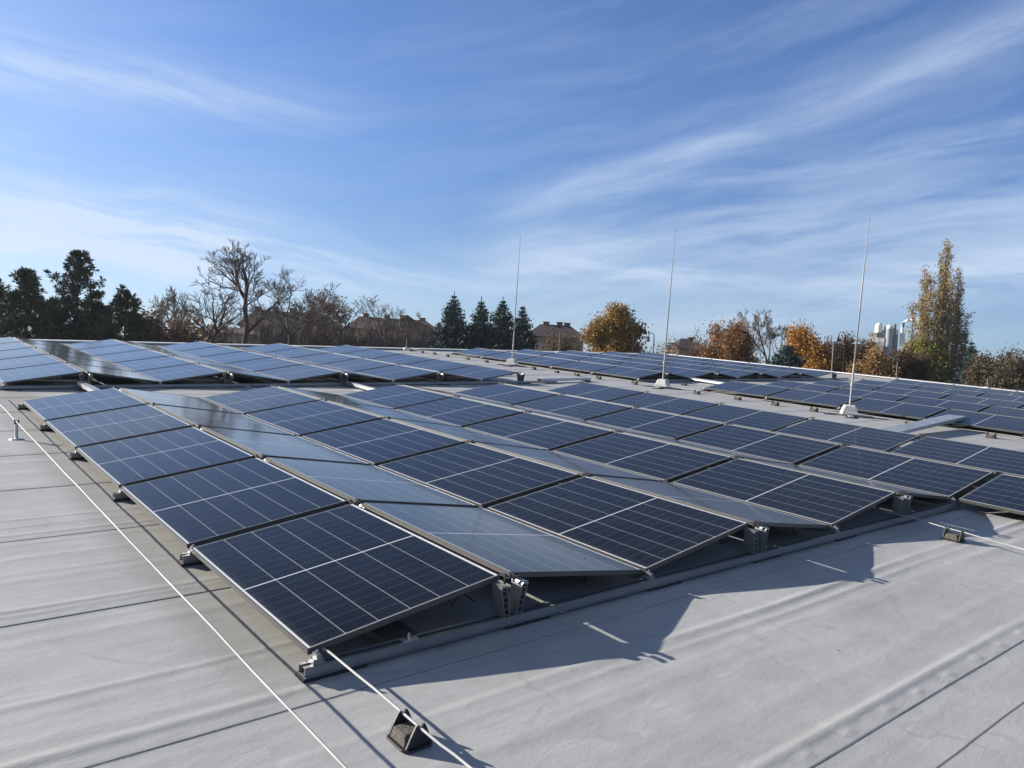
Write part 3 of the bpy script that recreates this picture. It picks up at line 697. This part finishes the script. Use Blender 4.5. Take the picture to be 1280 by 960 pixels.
def tree(name, label, cat, px, py, dist, wpx, seed, levels=4, counts=(6,5,4,4), bark=BARK, twig=TWIG, leaf=None, nleaf=6, lsize=0.22, lspread=0.5,
         rtrunk=0.22, rtwig=0.011, group=None, leafmin=0.0, aspect=1.4, cb=None, **kw):
    rng = np.random.default_rng(seed); base, h = top_at(px, py, dist); width = wpx*px_m(dist)
    sk = fit(skeleton(rng, levels, counts, **kw), width, h, (0.42 if kw.get('multi', 1) == 1 else 0.0) if cb is None else cb)
    root = empty(name, base); root.rotation_euler = (0, 0, 0); tag(root, label, cat, group)
    tr, tw = MB(), MB(); ends = []
    for pts, lev in sk:
        k = len(pts); r0 = max(rtrunk*(0.43**lev), rtwig); r1 = max(rtrunk*(0.43**(lev+1)), rtwig*0.75)
        rad = np.linspace(r0, r1, k)
        if lev == 0: rad[0] *= 1.25
        (tr if lev <= 1 else tw).tube(pts, rad, 7 if lev <= 1 else (4 if lev == 2 else 3), cap=lev <= 1)
        if lev >= levels-1: ends.append(pts)
    tr.build('trunk', bark, root, smooth=True)
    if leaf is None: tw.build('crown', twig, root)
    else:
        c = tw
        P = np.concatenate([e[1:] for e in ends]); P = P[P[:,2] > leafmin*h]
        P = np.repeat(P, nleaf, 0)+rng.normal(size=(len(P)*nleaf, 3))*lspread
        P = P[rng.random(len(P)) < 0.85]
        P[:,2] = np.maximum(P[:,2], 0.3)
        c.quads(P, lsize, rng, 1, aspect); c.build('crown', [twig, leaf], root)
    return root

def conifer(name, label, px, py, dist, wpx, seed, leaf, kind='spruce', group=None, bare=0.06):
    rng = np.random.default_rng(seed); base, h = top_at(px, py, dist); rad = wpx*px_m(dist)/2*(3.0 if kind == 'spruce' else 2.15)
    root = empty(name, base); tag(root, label, 'conifer tree', group)
    t = MB(); t.tube([(0,0,0),(0.05,0,h*0.5),(0,0.03,h*0.985)], [0.20,0.13,0.022], 8); t.build('trunk', BARK, root, smooth=True)
    c = MB(); z = h*bare; cen = []; siz = []; tc, td = [], []
    while z < h*0.985:
        q = (z-h*bare)/(h*(1-bare))
        if kind == 'spruce': L = rad*(1-q)**0.98*(1+0.10*math.sin(z*4.0+seed)); n = 8
        else: L = rad*min(1.0, 1.7*(1-q))**0.9*(0.86+0.14*math.sin(z*2.3+seed)); n = 6
        ph = rng.uniform(0, 6.28)
        for j in range(n):
            a = ph+6.283*j/n+rng.normal()*0.25; l = L*(rng.uniform(0.72, 1.08) if kind == 'spruce' else rng.uniform(0.55, 1.12))+0.10
            k = 5; pts = [np.array([0, 0, z])]; d = np.array([math.cos(a), math.sin(a), (-0.30 if kind == 'spruce' else 0.10)+0.6*q])
            for i in range(k):
                d = d+np.array([0, 0, 0.11 if kind == 'spruce' else 0.10])+rng.normal(size=3)*0.06; pts.append(pts[-1]+d/np.linalg.norm(d)*l/k)
            pts = np.array(pts); c.tube(pts, np.linspace(0.035, 0.010, k+1), 3, cap=False)
            if kind == 'spruce':
                for s in np.arange(0.15, 1.0, 0.075/max(l, 0.25)):
                    i = min(int(s*k), k-1); pp = pts[i]+(pts[i+1]-pts[i])*(s*k-i); w_ = 0.05+0.16*min(1, l)*(1-0.5*s)
                    cen.append(pp+rng.normal(size=(4,3))*w_*np.array([1,1,0.55])-np.array([0,0,0.05])); siz.append(np.full(4, 0.15*min(1.0, 0.45+l*0.5)))
            else:
                m_ = max(2, int(l/0.42))
                for w_ in range(m_):
                    s = 1.0-0.62*w_/m_; i = min(int(s*k), k-1); pp = pts[i]+(pts[i+1]-pts[i])*min(1, s*k-i)
                    for b_ in range(2 if w_ else 1):
                        tc.append(pp+rng.normal(size=3)*0.20*(w_ > 0)); td.append(rng.uniform(0.20, 0.34))
        z += h*(0.024 if kind == 'spruce' else 0.040)*rng.uniform(0.85, 1.15)
    if kind == 'spruce':
        c.quads(np.concatenate(cen), np.concatenate(siz), rng, 1, 1.9)
        c.quads([(0, 0, h*(0.94+0.012*i)) for i in range(6)], 0.12, rng, 1, 2.6, updir=(0, 0, 1.5))
    else:
        tc = np.array(tc+[[0, 0, h*0.97]]); td = np.array(td+[0.3]); m_ = 26      # tufts: needle bundles pointing out and up
        d = rng.normal(size=(len(tc), m_, 3)); d[:,:,2] += 0.55; d /= np.linalg.norm(d, axis=2)[:,:,None]
        a = d*td[:,None,None]; b = np.cross(d, rng.normal(size=d.shape)); b /= np.linalg.norm(b, axis=2)[:,:,None]; b *= 0.035
        p0 = np.repeat(tc[:,None,:], m_, 1); v = np.stack([p0, p0+a*0.6+b, p0+a*1.15, p0+a*0.6-b], 2).reshape(-1, 3)
        c.add(v, [(4*i, 4*i+1, 4*i+2, 4*i+3) for i in range(len(v)//4)], 1)
    c.build('crown', [BARK, leaf], root)
    return root

# pines at the left edge
pl = 'dark pines at the left'
for a in (('dense dark pine at the left edge of the photo', 34, 340, 52, 74, 1), ('tallest dark pine with an open, lobed crown', 98, 311, 55, 66, 2),
          ('low broad dark pine right of the tallest pine', 158, 362, 50, 62, 3), ('dark pine half cut off at the far left', -14, 348, 56, 70, 4),
          ('low dark pine filling the gap between the two taller pines', 70, 372, 54, 60, 5), ('low dark pine at the foot of the tallest pine', 122, 376, 52, 56, 6)):
    conifer('pine_tree', a[0], a[1], a[2], a[3], a[4], a[5], LEAF['pine'], 'pine', pl, 0.10)
sp = 'blue green spruces in the middle'
for a in (('tallest blue green spruce, leftmost of the four', 568, 366, 62, 54, 11), ('second spruce from the left of the four', 602, 372, 63, 50, 12),
          ('third spruce from the left, widest and bluntest', 629, 373, 65, 58, 13), ('rightmost spruce of the four, behind the farthest mast', 654, 380, 67, 46, 14)):
    conifer('spruce_tree', a[0], a[1], a[2], a[3], a[4], a[5], LEAF['spruce'], 'spruce', sp)
conifer('spruce_tree', 'dark slim spruce just right of the poplar', 1215, 424, 80, 30, 15, LEAF['spruce'], 'spruce')
conifer('spruce_tree', 'low dark conifer in front of the bare round tree', 985, 428, 66, 62, 16, LEAF['spruce'], 'spruce')

bt = 'bare trees in front of the houses'
tree('bare_tree', 'largest bare tree with a forked dark trunk, left of centre', 'bare tree', 308, 302, 62, 116, 28, 5, (6,5,4,4,4), rtrunk=0.30, rtwig=0.016, group=bt, up=0.22, spread=0.95, trunk=0.30, wob=0.14)
tree('bare_tree', 'crooked lopped bare tree left of the largest one', 'bare tree', 268, 352, 60, 78, 16, 5, (5,5,4,4,3), rtrunk=0.24, rtwig=0.016, group=bt, up=0.15, spread=1.1, trunk=0.3)
for a in (('bare twiggy tree just right of the largest one', 362, 338, 82, 96, 25), ('bare tree whose crown ends above the roof gap', 398, 352, 90, 60, 24),
          ('fan shaped bare tree above the second house', 492, 372, 92, 84, 26), ('small bare tree at the right end of the second house', 532, 392, 95, 52, 27)):
    tree('bare_tree', a[0], 'bare tree', a[1], a[2], a[3], a[4], a[5], 5, (7,5,4,4,3), rtrunk=0.18, rtwig=0.017, group=bt, up=0.3, spread=0.85)
tree('thin_leaved_tree', 'half bare tree with a few brown leaves between the first two houses', 'tree', 424, 366, 80, 70, 25, 4, (6,5,4,4), leaf=LEAF['brown'], nleaf=1, lsize=0.17, lspread=0.3, rtrunk=0.16, up=0.35)
tree('birch_tree', 'pale birch with hanging twigs right of the pines', 'birch tree', 216, 361, 70, 50, 28, 5, (9,6,4,4,3), bark=BARKG, twig=TWIGP, rtrunk=0.14, rtwig=0.016, up=0.0, spread=0.9)
hb = 'brown shrubs beyond the roof edge'
for a in (('russet shrub right of the pines', 198, 395, 58, 62, 31, 'brown'), ('russet shrub below the birch', 232, 402, 60, 56, 32, 'brown'), ('dark twiggy shrub left of the forked bare tree', 262, 410, 66, 48, 33, 'brown')):
    tree('shrub', a[0], 'shrub', a[1], a[2], a[3], a[4], a[5], 4, (5,5,4,4), leaf=LEAF[a[6]], nleaf=2, lsize=0.18, lspread=0.35, rtrunk=0.07, multi=5, group=hb, tmin=0.1, trunk=0.1)
hedge = [('twiggy thicket before the left wall of the first house', 330, 401, 86), ('twiggy thicket before the middle of the first house', 368, 397, 88), ('twiggy thicket before the right end of the first house', 402, 401, 86), ('twiggy thicket in the gap between the two houses', 438, 407, 88),
         ('twiggy thicket before the left half of the second house', 474, 411, 90), ('twiggy thicket before the middle of the second house', 508, 407, 90), ('twiggy thicket before the right end of the second house', 542, 415, 90)]
for i, (lab, px, py, dd) in enumerate(hedge):
    tree('thicket', lab, 'thicket', px, py, dd, 56, 41+i, 4, (5,5,5,4), rtrunk=0.07, rtwig=0.022, multi=9, group='twiggy thickets before the houses', tmin=0.1, trunk=0.12, up=0.3, spread=0.7)
for i, (lab, px, py, wd) in enumerate((('brown thicket under the dark roofed house, left half', 684, 418, 50), ('brown thicket under the dark roofed house, right half', 716, 421, 48), ('brown twiggy thicket right of the oak', 798, 429, 40), ('low pale thicket left of the small hip roof', 836, 430, 44), ('brown thicket right of the small hip roof', 880, 424, 46))):
    tree('thicket', lab, 'thicket', px, py, 80, wd, 61+i, 4, (5,5,4,4), leaf=LEAF['brown'], nleaf=1, lsize=0.16, lspread=0.3, rtrunk=0.06, multi=6, group='brown thickets in the middle', tmin=0.1, trunk=0.12)
tree('oak_tree', 'golden brown oak right of the dark roofed house', 'oak tree', 764, 387, 66, 52, 71, 4, (7,6,5,5), leaf=LEAF['oak'], nleaf=7, lsize=0.17, lspread=0.34, rtrunk=0.22, up=0.2, spread=0.95, trunk=0.15)
tree('oak_tree', 'half bare brown tree leaning on the golden oak', 'oak tree', 790, 402, 68, 46, 72, 4, (6,5,4,4), leaf=LEAF['brown'], nleaf=1, lsize=0.2, lspread=0.3, rtrunk=0.14, up=0.25, trunk=0.2)
tree('beech_tree', 'rust brown tree right of the small hip roof', 'beech tree', 911, 409, 74, 50, 73, 4, (7,6,5,4), leaf=LEAF['rust'], nleaf=7, lsize=0.16, lspread=0.36, rtrunk=0.16, up=0.15, spread=1.0, trunk=0.12)
tree('bare_tree', 'round headed grey bare tree right of the rust brown tree', 'bare tree', 959, 387, 78, 66, 33, 5, (6,5,4,4,4), rtrunk=0.17, rtwig=0.018, up=0.22, spread=0.95, trunk=0.30, wob=0.14)
tree('maple_tree', 'bright orange tree left of the nearest mast', 'maple tree', 1014, 412, 72, 42, 75, 4, (7,6,5,4), leaf=LEAF['orange'], nleaf=7, lsize=0.16, lspread=0.36, rtrunk=0.16, up=0.15, spread=1.0, trunk=0.12)
for i, (lab, px, py, dd, wd, lf) in enumerate((('brown bush at the left foot of the nearest mast', 1058, 428, 76, 46, 'brown'), ('dull brown bush between two lamps', 1040, 440, 78, 36, 'brown'), ('tan willow like bush under the factory', 1096, 443, 70, 40, 'willow'), ('brown bush under the white chimney', 1128, 446, 76, 44, 'brown'),
                                          ('yellowish bush at the left foot of the poplar', 1152, 432, 84, 40, 'poplarlow'))):
    tree('bush', lab, 'bush', px, py, dd, wd, 81+i, 4, (6,5,5,4), leaf=LEAF[lf], nleaf=6, lsize=0.15, lspread=0.3, rtrunk=0.07, multi=5, group='bushes at the right', tmin=0.1, trunk=0.1, up=0.3)
for i, (lab, px, py, dd, wd) in enumerate((('scrubby grey green tree right of the slim spruce', 1240, 449, 70, 32), ('scrubby tree with a pale trunk near the right edge', 1262, 443, 72, 30), ('darker scrubby tree cut by the right edge', 1286, 448, 70, 36), ('dark low scrub right of the poplar foot', 1224, 452, 66, 44), ('dark low scrub at the right edge', 1268, 456, 64, 50))):
    tree('scrub_tree', lab, 'scrub tree', px, py, dd, wd, 91+i, 4, (6,5,5,4), bark=BARKG, leaf=LEAF['green'], nleaf=3, lsize=0.14, lspread=0.35, rtrunk=0.1, cb=0.2, group='scrub at the right', up=0.35, trunk=0.15)

def poplar():
    rng = np.random.default_rng(7); dist = 86; base, h = top_at(1184, 306, dist); s = px_m(dist)
    root = empty('poplar_tree', base); tag(root, 'tall slim poplar with thin yellow brown leaves at right', 'poplar tree')
    t, c = MB(), MB(); L0, L1 = [], []
    right = np.array([math.cos(YAW), -math.sin(YAW), 0]); fwd = np.array([math.sin(YAW), math.cos(YAW), 0])
    stems = [(0, 0, 1.0), (4, .5, .985), (-6, 0, .93), (-22, 0, .875), (-15, 1, .86), (18, 0, .835), (20, 1, .79), (11, -1, .88), (-27, 1, .72), (22, -1, .68), (-10, -1.2, .80), (6, 1.3, .9), (14, 1.2, .76), (-19, -1, .77), (-31, 0, .58), (25, 0, .6), (0, -1.5, .84), (-30, 1, .5), (27, 1, .5), (-12, 0.6, .84), (-25, -1, .66), (-8, -0.6, .76), (10, 0.4, .82), (15, -0.5, .7)]
    for i, (dx, dz, hh) in enumerate(stems):
        tx = right*(dx*s)+fwd*dz*0.8; H = h*hh
        k = 9; pts = []
        for j in range(k+1):
            q = j/k; e = min(1, q*2.0)**0.8
            pts.append(tx*e*(1.0 if q < .6 else 1.0)+np.array([0, 0, H*q])+rng.normal(size=3)*0.06*(j > 0)*np.array([1,1,0]))
        pts = np.array(pts); t.tube(pts, np.linspace(0.30 if i == 0 else 0.14, 0.02, k+1), 6)
        for q in np.arange(0.16, 1.0, 0.0085):
            j = min(int(q*k), k-1); p = pts[j]+(pts[j+1]-pts[j])*(q*k-j)
            a = rng.uniform(0, 6.28); l = rng.uniform(0.5, 1.5)*(1.1-0.5*q); d = np.array([math.cos(a)*0.6, math.sin(a)*0.6, 1.0])
            pp = [p]
            for _ in range(3): d = d+rng.normal(size=3)*0.10+np.array([0,0,0.05]); pp.append(pp[-1]+d/np.linalg.norm(d)*l/3)
            pp = np.array(pp); c.tube(pp, [0.016, 0.013, 0.010, 0.008], 3, cap=False)
            n = rng.integers(10, 28) if q > 0.5 else rng.integers(16, 40)
            if rng.random() < 0.25: n = n*2
            for w_ in range(n):
                (L1 if p[2] < h*0.42 and rng.random() < 0.6 else L0).append(pp[rng.integers(1, 4)]+rng.normal(size=3)*0.16)
    t.build('trunk', BARKG, root, smooth=True)
    c.quads(L0, 0.125, rng, 1, 1.5); c.quads(L1, 0.125, rng, 2, 1.5)
    c.build('crown', [TWIGP, LEAF['poplar'], LEAF['poplarlow']], root)
poplar()

# ------------------------------------------------------------------ houses, lamps, factory
ROOFT = material('brown_roof_tiles', (0.088, 0.050, 0.037), 0.85, vary=0.25, vscale=0.8, bump=0.5, bscale=4)
ROOFD = material('dark_roof_tiles', (0.034, 0.024, 0.026), 0.85, vary=0.25, vscale=0.8)
WALLO = material('ochre_render', (0.40, 0.25, 0.13), 0.9, vary=0.12, vscale=0.5)
WALLT = material('tan_render', (0.36, 0.25, 0.16), 0.9, vary=0.12, vscale=0.5)
GLASSW = material('window_glass', (0.03, 0.035, 0.045), 0.1)
SILL = material('pale_trim', (0.55, 0.52, 0.46), 0.8)
BRICK = material('chimney_brick', (0.17, 0.08, 0.06), 0.9, vary=0.2, vscale=4)
def house(label, pxc, dist, wpx, py_ridge, py_eave, depth, hip_px, roofm, wallm, nwin, chims, turn=0.0, dormers=(), name='hip_roof_house'):
    s = px_m(dist); base, hr = top_at(pxc, py_ridge, dist); he = top_at(pxc, py_eave, dist)[1]
    d = wray(pxc, 440); yaw = math.atan2(d[0], d[1]); w = wpx*s/2; dp = depth/2; hip = hip_px*s
    root = empty(name, base+np.array([d[0], d[1], 0])/math.hypot(d[0], d[1])*dp, (0, 0, -yaw+turn)); tag(root, label, 'house')
    b = MB(); b.box(-w+0.5, w-0.5, -dp+0.5, dp-0.5, 0, he-0.05); b.build('wall', wallm, root)
    r = MB(); r.add([(-w,-dp,he),(w,-dp,he),(w,dp,he),(-w,dp,he),(-w+hip,0,hr),(w-hip,0,hr)], [(0,1,5,4),(1,2,5),(2,3,4,5),(3,0,4),(3,2,1,0)])
    ro = r.build('roof', roofm, root)
    for cx, ch in chims:
        c = MB(); x = cx*w; c.box(x-0.42, x+0.42, -0.35, 0.35, hr-0.9, hr+ch*0.45); c.box(x-0.5, x+0.5, -0.43, 0.43, hr+ch*0.45+0.003, hr+ch*0.45+0.12); c.build('chimney', BRICK, ro)
    for cx, kind in dormers:
        x = cx*w; yd = -dp*0.62; zd = he+(hr-he)*0.30
        c = MB(); c.box(x-1.1, x+1.1, yd-0.3, yd+1.6, zd-0.4, zd+1.1); dm = c.build('dormer', roofm, ro)
        c = MB(); c.prism([(x-1.4, zd+1.103), (x+1.4, zd+1.103), (x, zd+2.0)], 'y', yd-0.5, yd+2.0); c.build('dormer_roof', roofm, ro)
    nfl = max(1, int(he/3.2))
    for fl in range(nfl):
        for i in range(nwin):
            x = -w+1.6+(2*w-3.2)*i/max(1, nwin-1); z = he-1.1-3.0*fl
            f = MB(); y = -dp+0.5
            f.box(x-0.6, x+0.6, y-0.07, y-0.004, z-1.5, z-1.4); f.box(x-0.6, x+0.6, y-0.07, y-0.004, z-0.1, z); f.box(x-0.6, x-0.5, y-0.07, y-0.004, z-1.397, z-0.103); f.box(x+0.5, x+0.6, y-0.07, y-0.004, z-1.397, z-0.103); f.box(x-0.03, x+0.03, y-0.07, y-0.004, z-1.397, z-0.103)
            fo = f.build('window', SILL, root)
            q = MB(); q.box(x-0.497, x+0.497, y-0.03, y-0.008, z-1.397, z-0.103); q.build('pane', GLASSW, fo)
house('long brown roofed house behind the largest bare tree', 364, 118, 128, 388, 409, 11, 22, ROOFT, WALLO, 7, [(-0.62, 0.7), (-0.3, 0.9), (0.02, 1.0), (0.45, 0.6)], 0.06, [(0.3, 1)])
house('brown roofed house with an ochre wall left of the spruces', 491, 122, 124, 396, 413, 11, 20, ROOFT, WALLO, 7, [(-0.55, 0.9), (-0.12, 0.6), (0.2, 1.1), (0.62, 0.6)], 0.08, [(0.25, 1)])
house('dark roofed house right of the spruces', 694, 112, 78, 404, 421, 10, 20, ROOFD, WALLT, 5, [(-0.3, 0.6), (0.15, 0.7), (0.4, 0.6)], 0.05)
house('small dark hip roof beyond the middle mast', 857, 120, 42, 422, 436, 8, 15, ROOFD, WALLT, 3, [(0.3, 0.3)], 0.3)
house('low brown shed roof glimpsed left of the first house', 285, 110, 70, 408, 416, 8, 12, ROOFT, WALLT, 3, [], 0.1)

LAMPM = material('lamp_dark_metal', (0.022, 0.023, 0.026), 0.8, spec=0.2)
POLEM = material('pole_grey', (0.20, 0.21, 0.22), 0.55, 0.4)
def make_lamp(h):
    root = empty('street_lamp')
    b = MB(); b.tube([(0,0,0),(0,0,h*0.3),(0,0,h-0.35),(-0.05,0,h-0.1),(-0.2,0,h),(-0.36,0,h-0.07),(-0.42,0,h-0.25)], [0.06,0.05,0.035,0.028,0.025,0.025,0.025], 8); b.build('pole', LAMPM, root, smooth=True)
    c = MB(); c.lathe([(0.03, h-0.26), (0.05, h-0.34), (0.07, h-0.48), (0.14, h-0.62), (0.15, h-0.66)], 14, (-0.42, 0, 0)); c.build('lamp_shade', LAMPM, root, smooth=True)
    return root
for i, (px, py, dd, lab) in enumerate(((818, 416, 58, 'hook lamp standing alone against the sky left of the middle mast'), (794, 399, 52, 'hook lamp showing above the golden oak'), (1057, 415, 58, 'hook lamp left of the nearest mast, above brown bushes'))):
    base, h = top_at(px, py, dd); o = make_lamp(h); o.location = base; d = wray(px, py); o.rotation_euler = (0, 0, -math.atan2(d[0], d[1])); tag(o, lab, 'street lamp', 'hook shaped street lamps')
base, h = top_at(1042, 429, 60); b = MB(); b.tube([(0,0,0),(0,0,h)], [0.05, 0.035], 8); o = b.build('pole', POLEM, loc=base); tag(o, 'plain pale pole between the orange tree and the mast', 'pole')
base, h = top_at(1122, 450, 64)
o = empty('antenna_pole', base, (0, 0, -0.9)); tag(o, 'small T shaped pole below the factory', 'pole')
b = MB(); b.tube([(0,0,0),(0,0,h-0.03)], 0.028, 8); b.build('pole', POLEM, o); b = MB(); b.box(-0.30, 0.10, -0.03, 0.03, h-0.0295, h+0.05); b.build('crossbar', POLEM, o)

def factory():
    dist = 420; s = px_m(dist); base = top_at(1112, 440, dist)[0]; d = wray(1112, 440); yaw = math.atan2(d[0], d[1])
    z0 = top_at(1112, 440, dist)[1]
    root = empty('factory', base, (0, 0, -yaw)); tag(root, 'distant white and grey factory with silos and a smoking chimney', 'factory')
    X = lambda px: (px-1112)*s
    Z = lambda py: z0+(440-py)*s
    wht = material('white_cladding', (0.68, 0.67, 0.62), 0.7); gry = material('grey_cladding', (0.20, 0.22, 0.25), 0.7); drk = material('dark_cladding', (0.07, 0.085, 0.10), 0.7); tan = material('tan_cladding', (0.45, 0.37, 0.27), 0.8)
    def bx(nm, x0, x1, y1, mat, dy=6, y0=None, off=0): m_ = MB(); m_.box(X(x0), X(x1), off-dy/2, off+dy/2, 0 if y0 is None else Z(y0), Z(y1)); return m_.build(nm, mat, root)
    bx('main_building', 1090, 1106, 425, wht, 10); bx('office_block', 1093, 1104.5, 430, tan, 4, None, -8); bx('low_wing', 1088, 1096, 430, drk, 8, None, -6); bx('roof_house', 1090, 1098, 419, tan, 7, 424.9); bx('upper_floor', 1098.2, 1108, 419, drk, 6, 424.9)
    def cyl(nm, xc, r, y1, mat, y0=None, dome=0.0, top=1.0, off=0):
        m_ = MB(); za = 0 if y0 is None else Z(y0); zb = Z(y1); R_ = r*s
        m_.lathe([(R_, za), (R_*top, zb)]+([(R_*top*math.cos(a), zb+R_*dome*math.sin(a)) for a in (0.4, 0.8, 1.2, 1.5)] if dome else []), 20, (X(xc), off, 0)); return m_.build(nm, mat, root, smooth=False)
    cyl('domed_tank', 1099.3, 4.0, 411.5, wht, 418.8, 1.0); cyl('silo', 1110.5, 3.6, 414.5, gry, None, 0, off=-4); cyl('silo_dome', 1110.5, 3.6, 413.2, wht, 414.4, 0.9, off=-4); cyl('silo', 1105, 2.0, 411, gry, None, 0, off=3)
    cyl('stack', 1115.6, 1.4, 408.5, drk, off=-2); bx('tower', 1107, 1119, 420, gry, 8, None, 4)
    cyl('chimney', 1123.2, 2.2, 408, wht, None, 0, 0.62, off=0); cyl('chimney_cap', 1123.6, 1.5, 406.9, drk, 411.5, 0, 1.0, off=-0.5)
    bx('frame_tower', 1120.8, 1126.2, 419, gry, 3, None, -4.5)
    bx('boiler_house', 1122, 1132.5, 433, wht, 9, None, -3); bx('annex', 1126, 1132, 428.5, gry, 6, 432.8, -3); bx('annex', 1132.7, 1139, 432, drk, 9)
    bx('conveyor_house', 1098.5, 1103, 415, tan, 3, 418.9, 3); bx('filter_tower', 1104, 1107.5, 415, gry, 4, None, 6); bx('stair_tower', 1116.8, 1119.6, 414, wht, 3, None, 2); bx('side_hall', 1080, 1089, 434, gry, 8)
    c = MB(); c.box(X(1070), X(1089.8), -1, 1, Z(429), Z(427))
    for px in (1072, 1078, 1084): c.box(X(px)-0.2, X(px)+0.2, -0.8, 0.8, 0, Z(429)-0.01)
    c.build('pipe_bridge', gry, root)
    # steam
    st = bpy.data.materials.new('steam'); st.use_nodes = True; t = NT(st.node_tree); pb = t.n['Principled BSDF']
    pb.inputs['Base Color'].default_value = (0.85, 0.86, 0.87, 1); pb.inputs['Roughness'].default_value = 1.0; pb.inputs['Specular IOR Level'].default_value = 0.0
    tp = t.node('ShaderNodeBsdfTransparent'); mx = t.node('ShaderNodeMixShader'); mx.inputs[0].default_value = 0.35
    t.l.new(pb.outputs[0], mx.inputs[1]); t.l.new(tp.outputs[0], mx.inputs[2]); t.l.new(mx.outputs[0], t.n['Material Output'].inputs[0])
    p = MB(); k = 26; rng = np.random.default_rng(3)
    pts = [(X(1123.6)+i*0.42*s*2.1, 0.3*math.sin(i), Z(406.6)+s*(1.2*math.log1p(i)*1.15+0.25*math.sin(i*1.3))) for i in range(k)]
    rad = [s*(0.5+2.0*(1-math.exp(-i/6))*(0.85+0.2*math.sin(i*2.1)))*(1 if i < k-4 else (k-i)/5) for i in range(k)]
    p.tube(pts, rad, 14)
    o = p.build('steam_plume', st, loc=base, smooth=True); o.rotation_euler = (0, 0, -yaw); tag(o, 'white steam drifting right from the factory chimney', 'steam')
factory()
s = px_m(210); base, h = top_at(1059, 431, 210); d = wray(1059, 431)
o = empty('block_building', base, (0, 0, -math.atan2(d[0], d[1]))); tag(o, 'far brown block building behind the bushes left of the nearest mast', 'building')
b = MB(); b.box(-14*s, 14*s, 0, 9, 0, h); b.build('wall', WALLT, o); b = MB(); b.box(-14.6*s, 14.6*s, -0.3, 9.3, h+0.003, h+0.3); b.build('roof', ROOFD, o)
for i in range(5):
    x = (-11+5.5*i)*s; f = MB(); f.box(x-0.7, x+0.7, -0.06, -0.004, h-2.6, h-1.1); f.build('window', GLASSW, o)

# ------------------------------------------------------------------ lay the roof things onto the sloping roof
for o in ON_ROOF:
    if o.type == 'EMPTY' and o.name.startswith('solar_panel'): o.matrix_world = ROOF_M @ o.matrix_world
    else:
        o.matrix_world = ROOF_M @ (Matrix.Translation(o.location) @ o.rotation_euler.to_matrix().to_4x4() @ Matrix.Diagonal((*o.scale, 1.0)))

# ------------------------------------------------------------------ the air
hz = bpy.data.materials.new('air'); hz.use_nodes = True; t = NT(hz.node_tree); t.n.remove(t.n['Principled BSDF'])
pv = t.node('ShaderNodeVolumePrincipled'); pv.inputs['Color'].default_value = (0.86, 0.92, 1.0, 1); pv.inputs['Density'].default_value = 0.0002; pv.inputs['Anisotropy'].default_value = 0.35
t.l.new(pv.outputs[0], t.n['Material Output'].inputs['Volume'])
b = MB(); b.box(-300, 700, -120, 700, GZ-1.0, GZ+70.0); o = b.build('haze', hz); tag(o, kind='stuff')
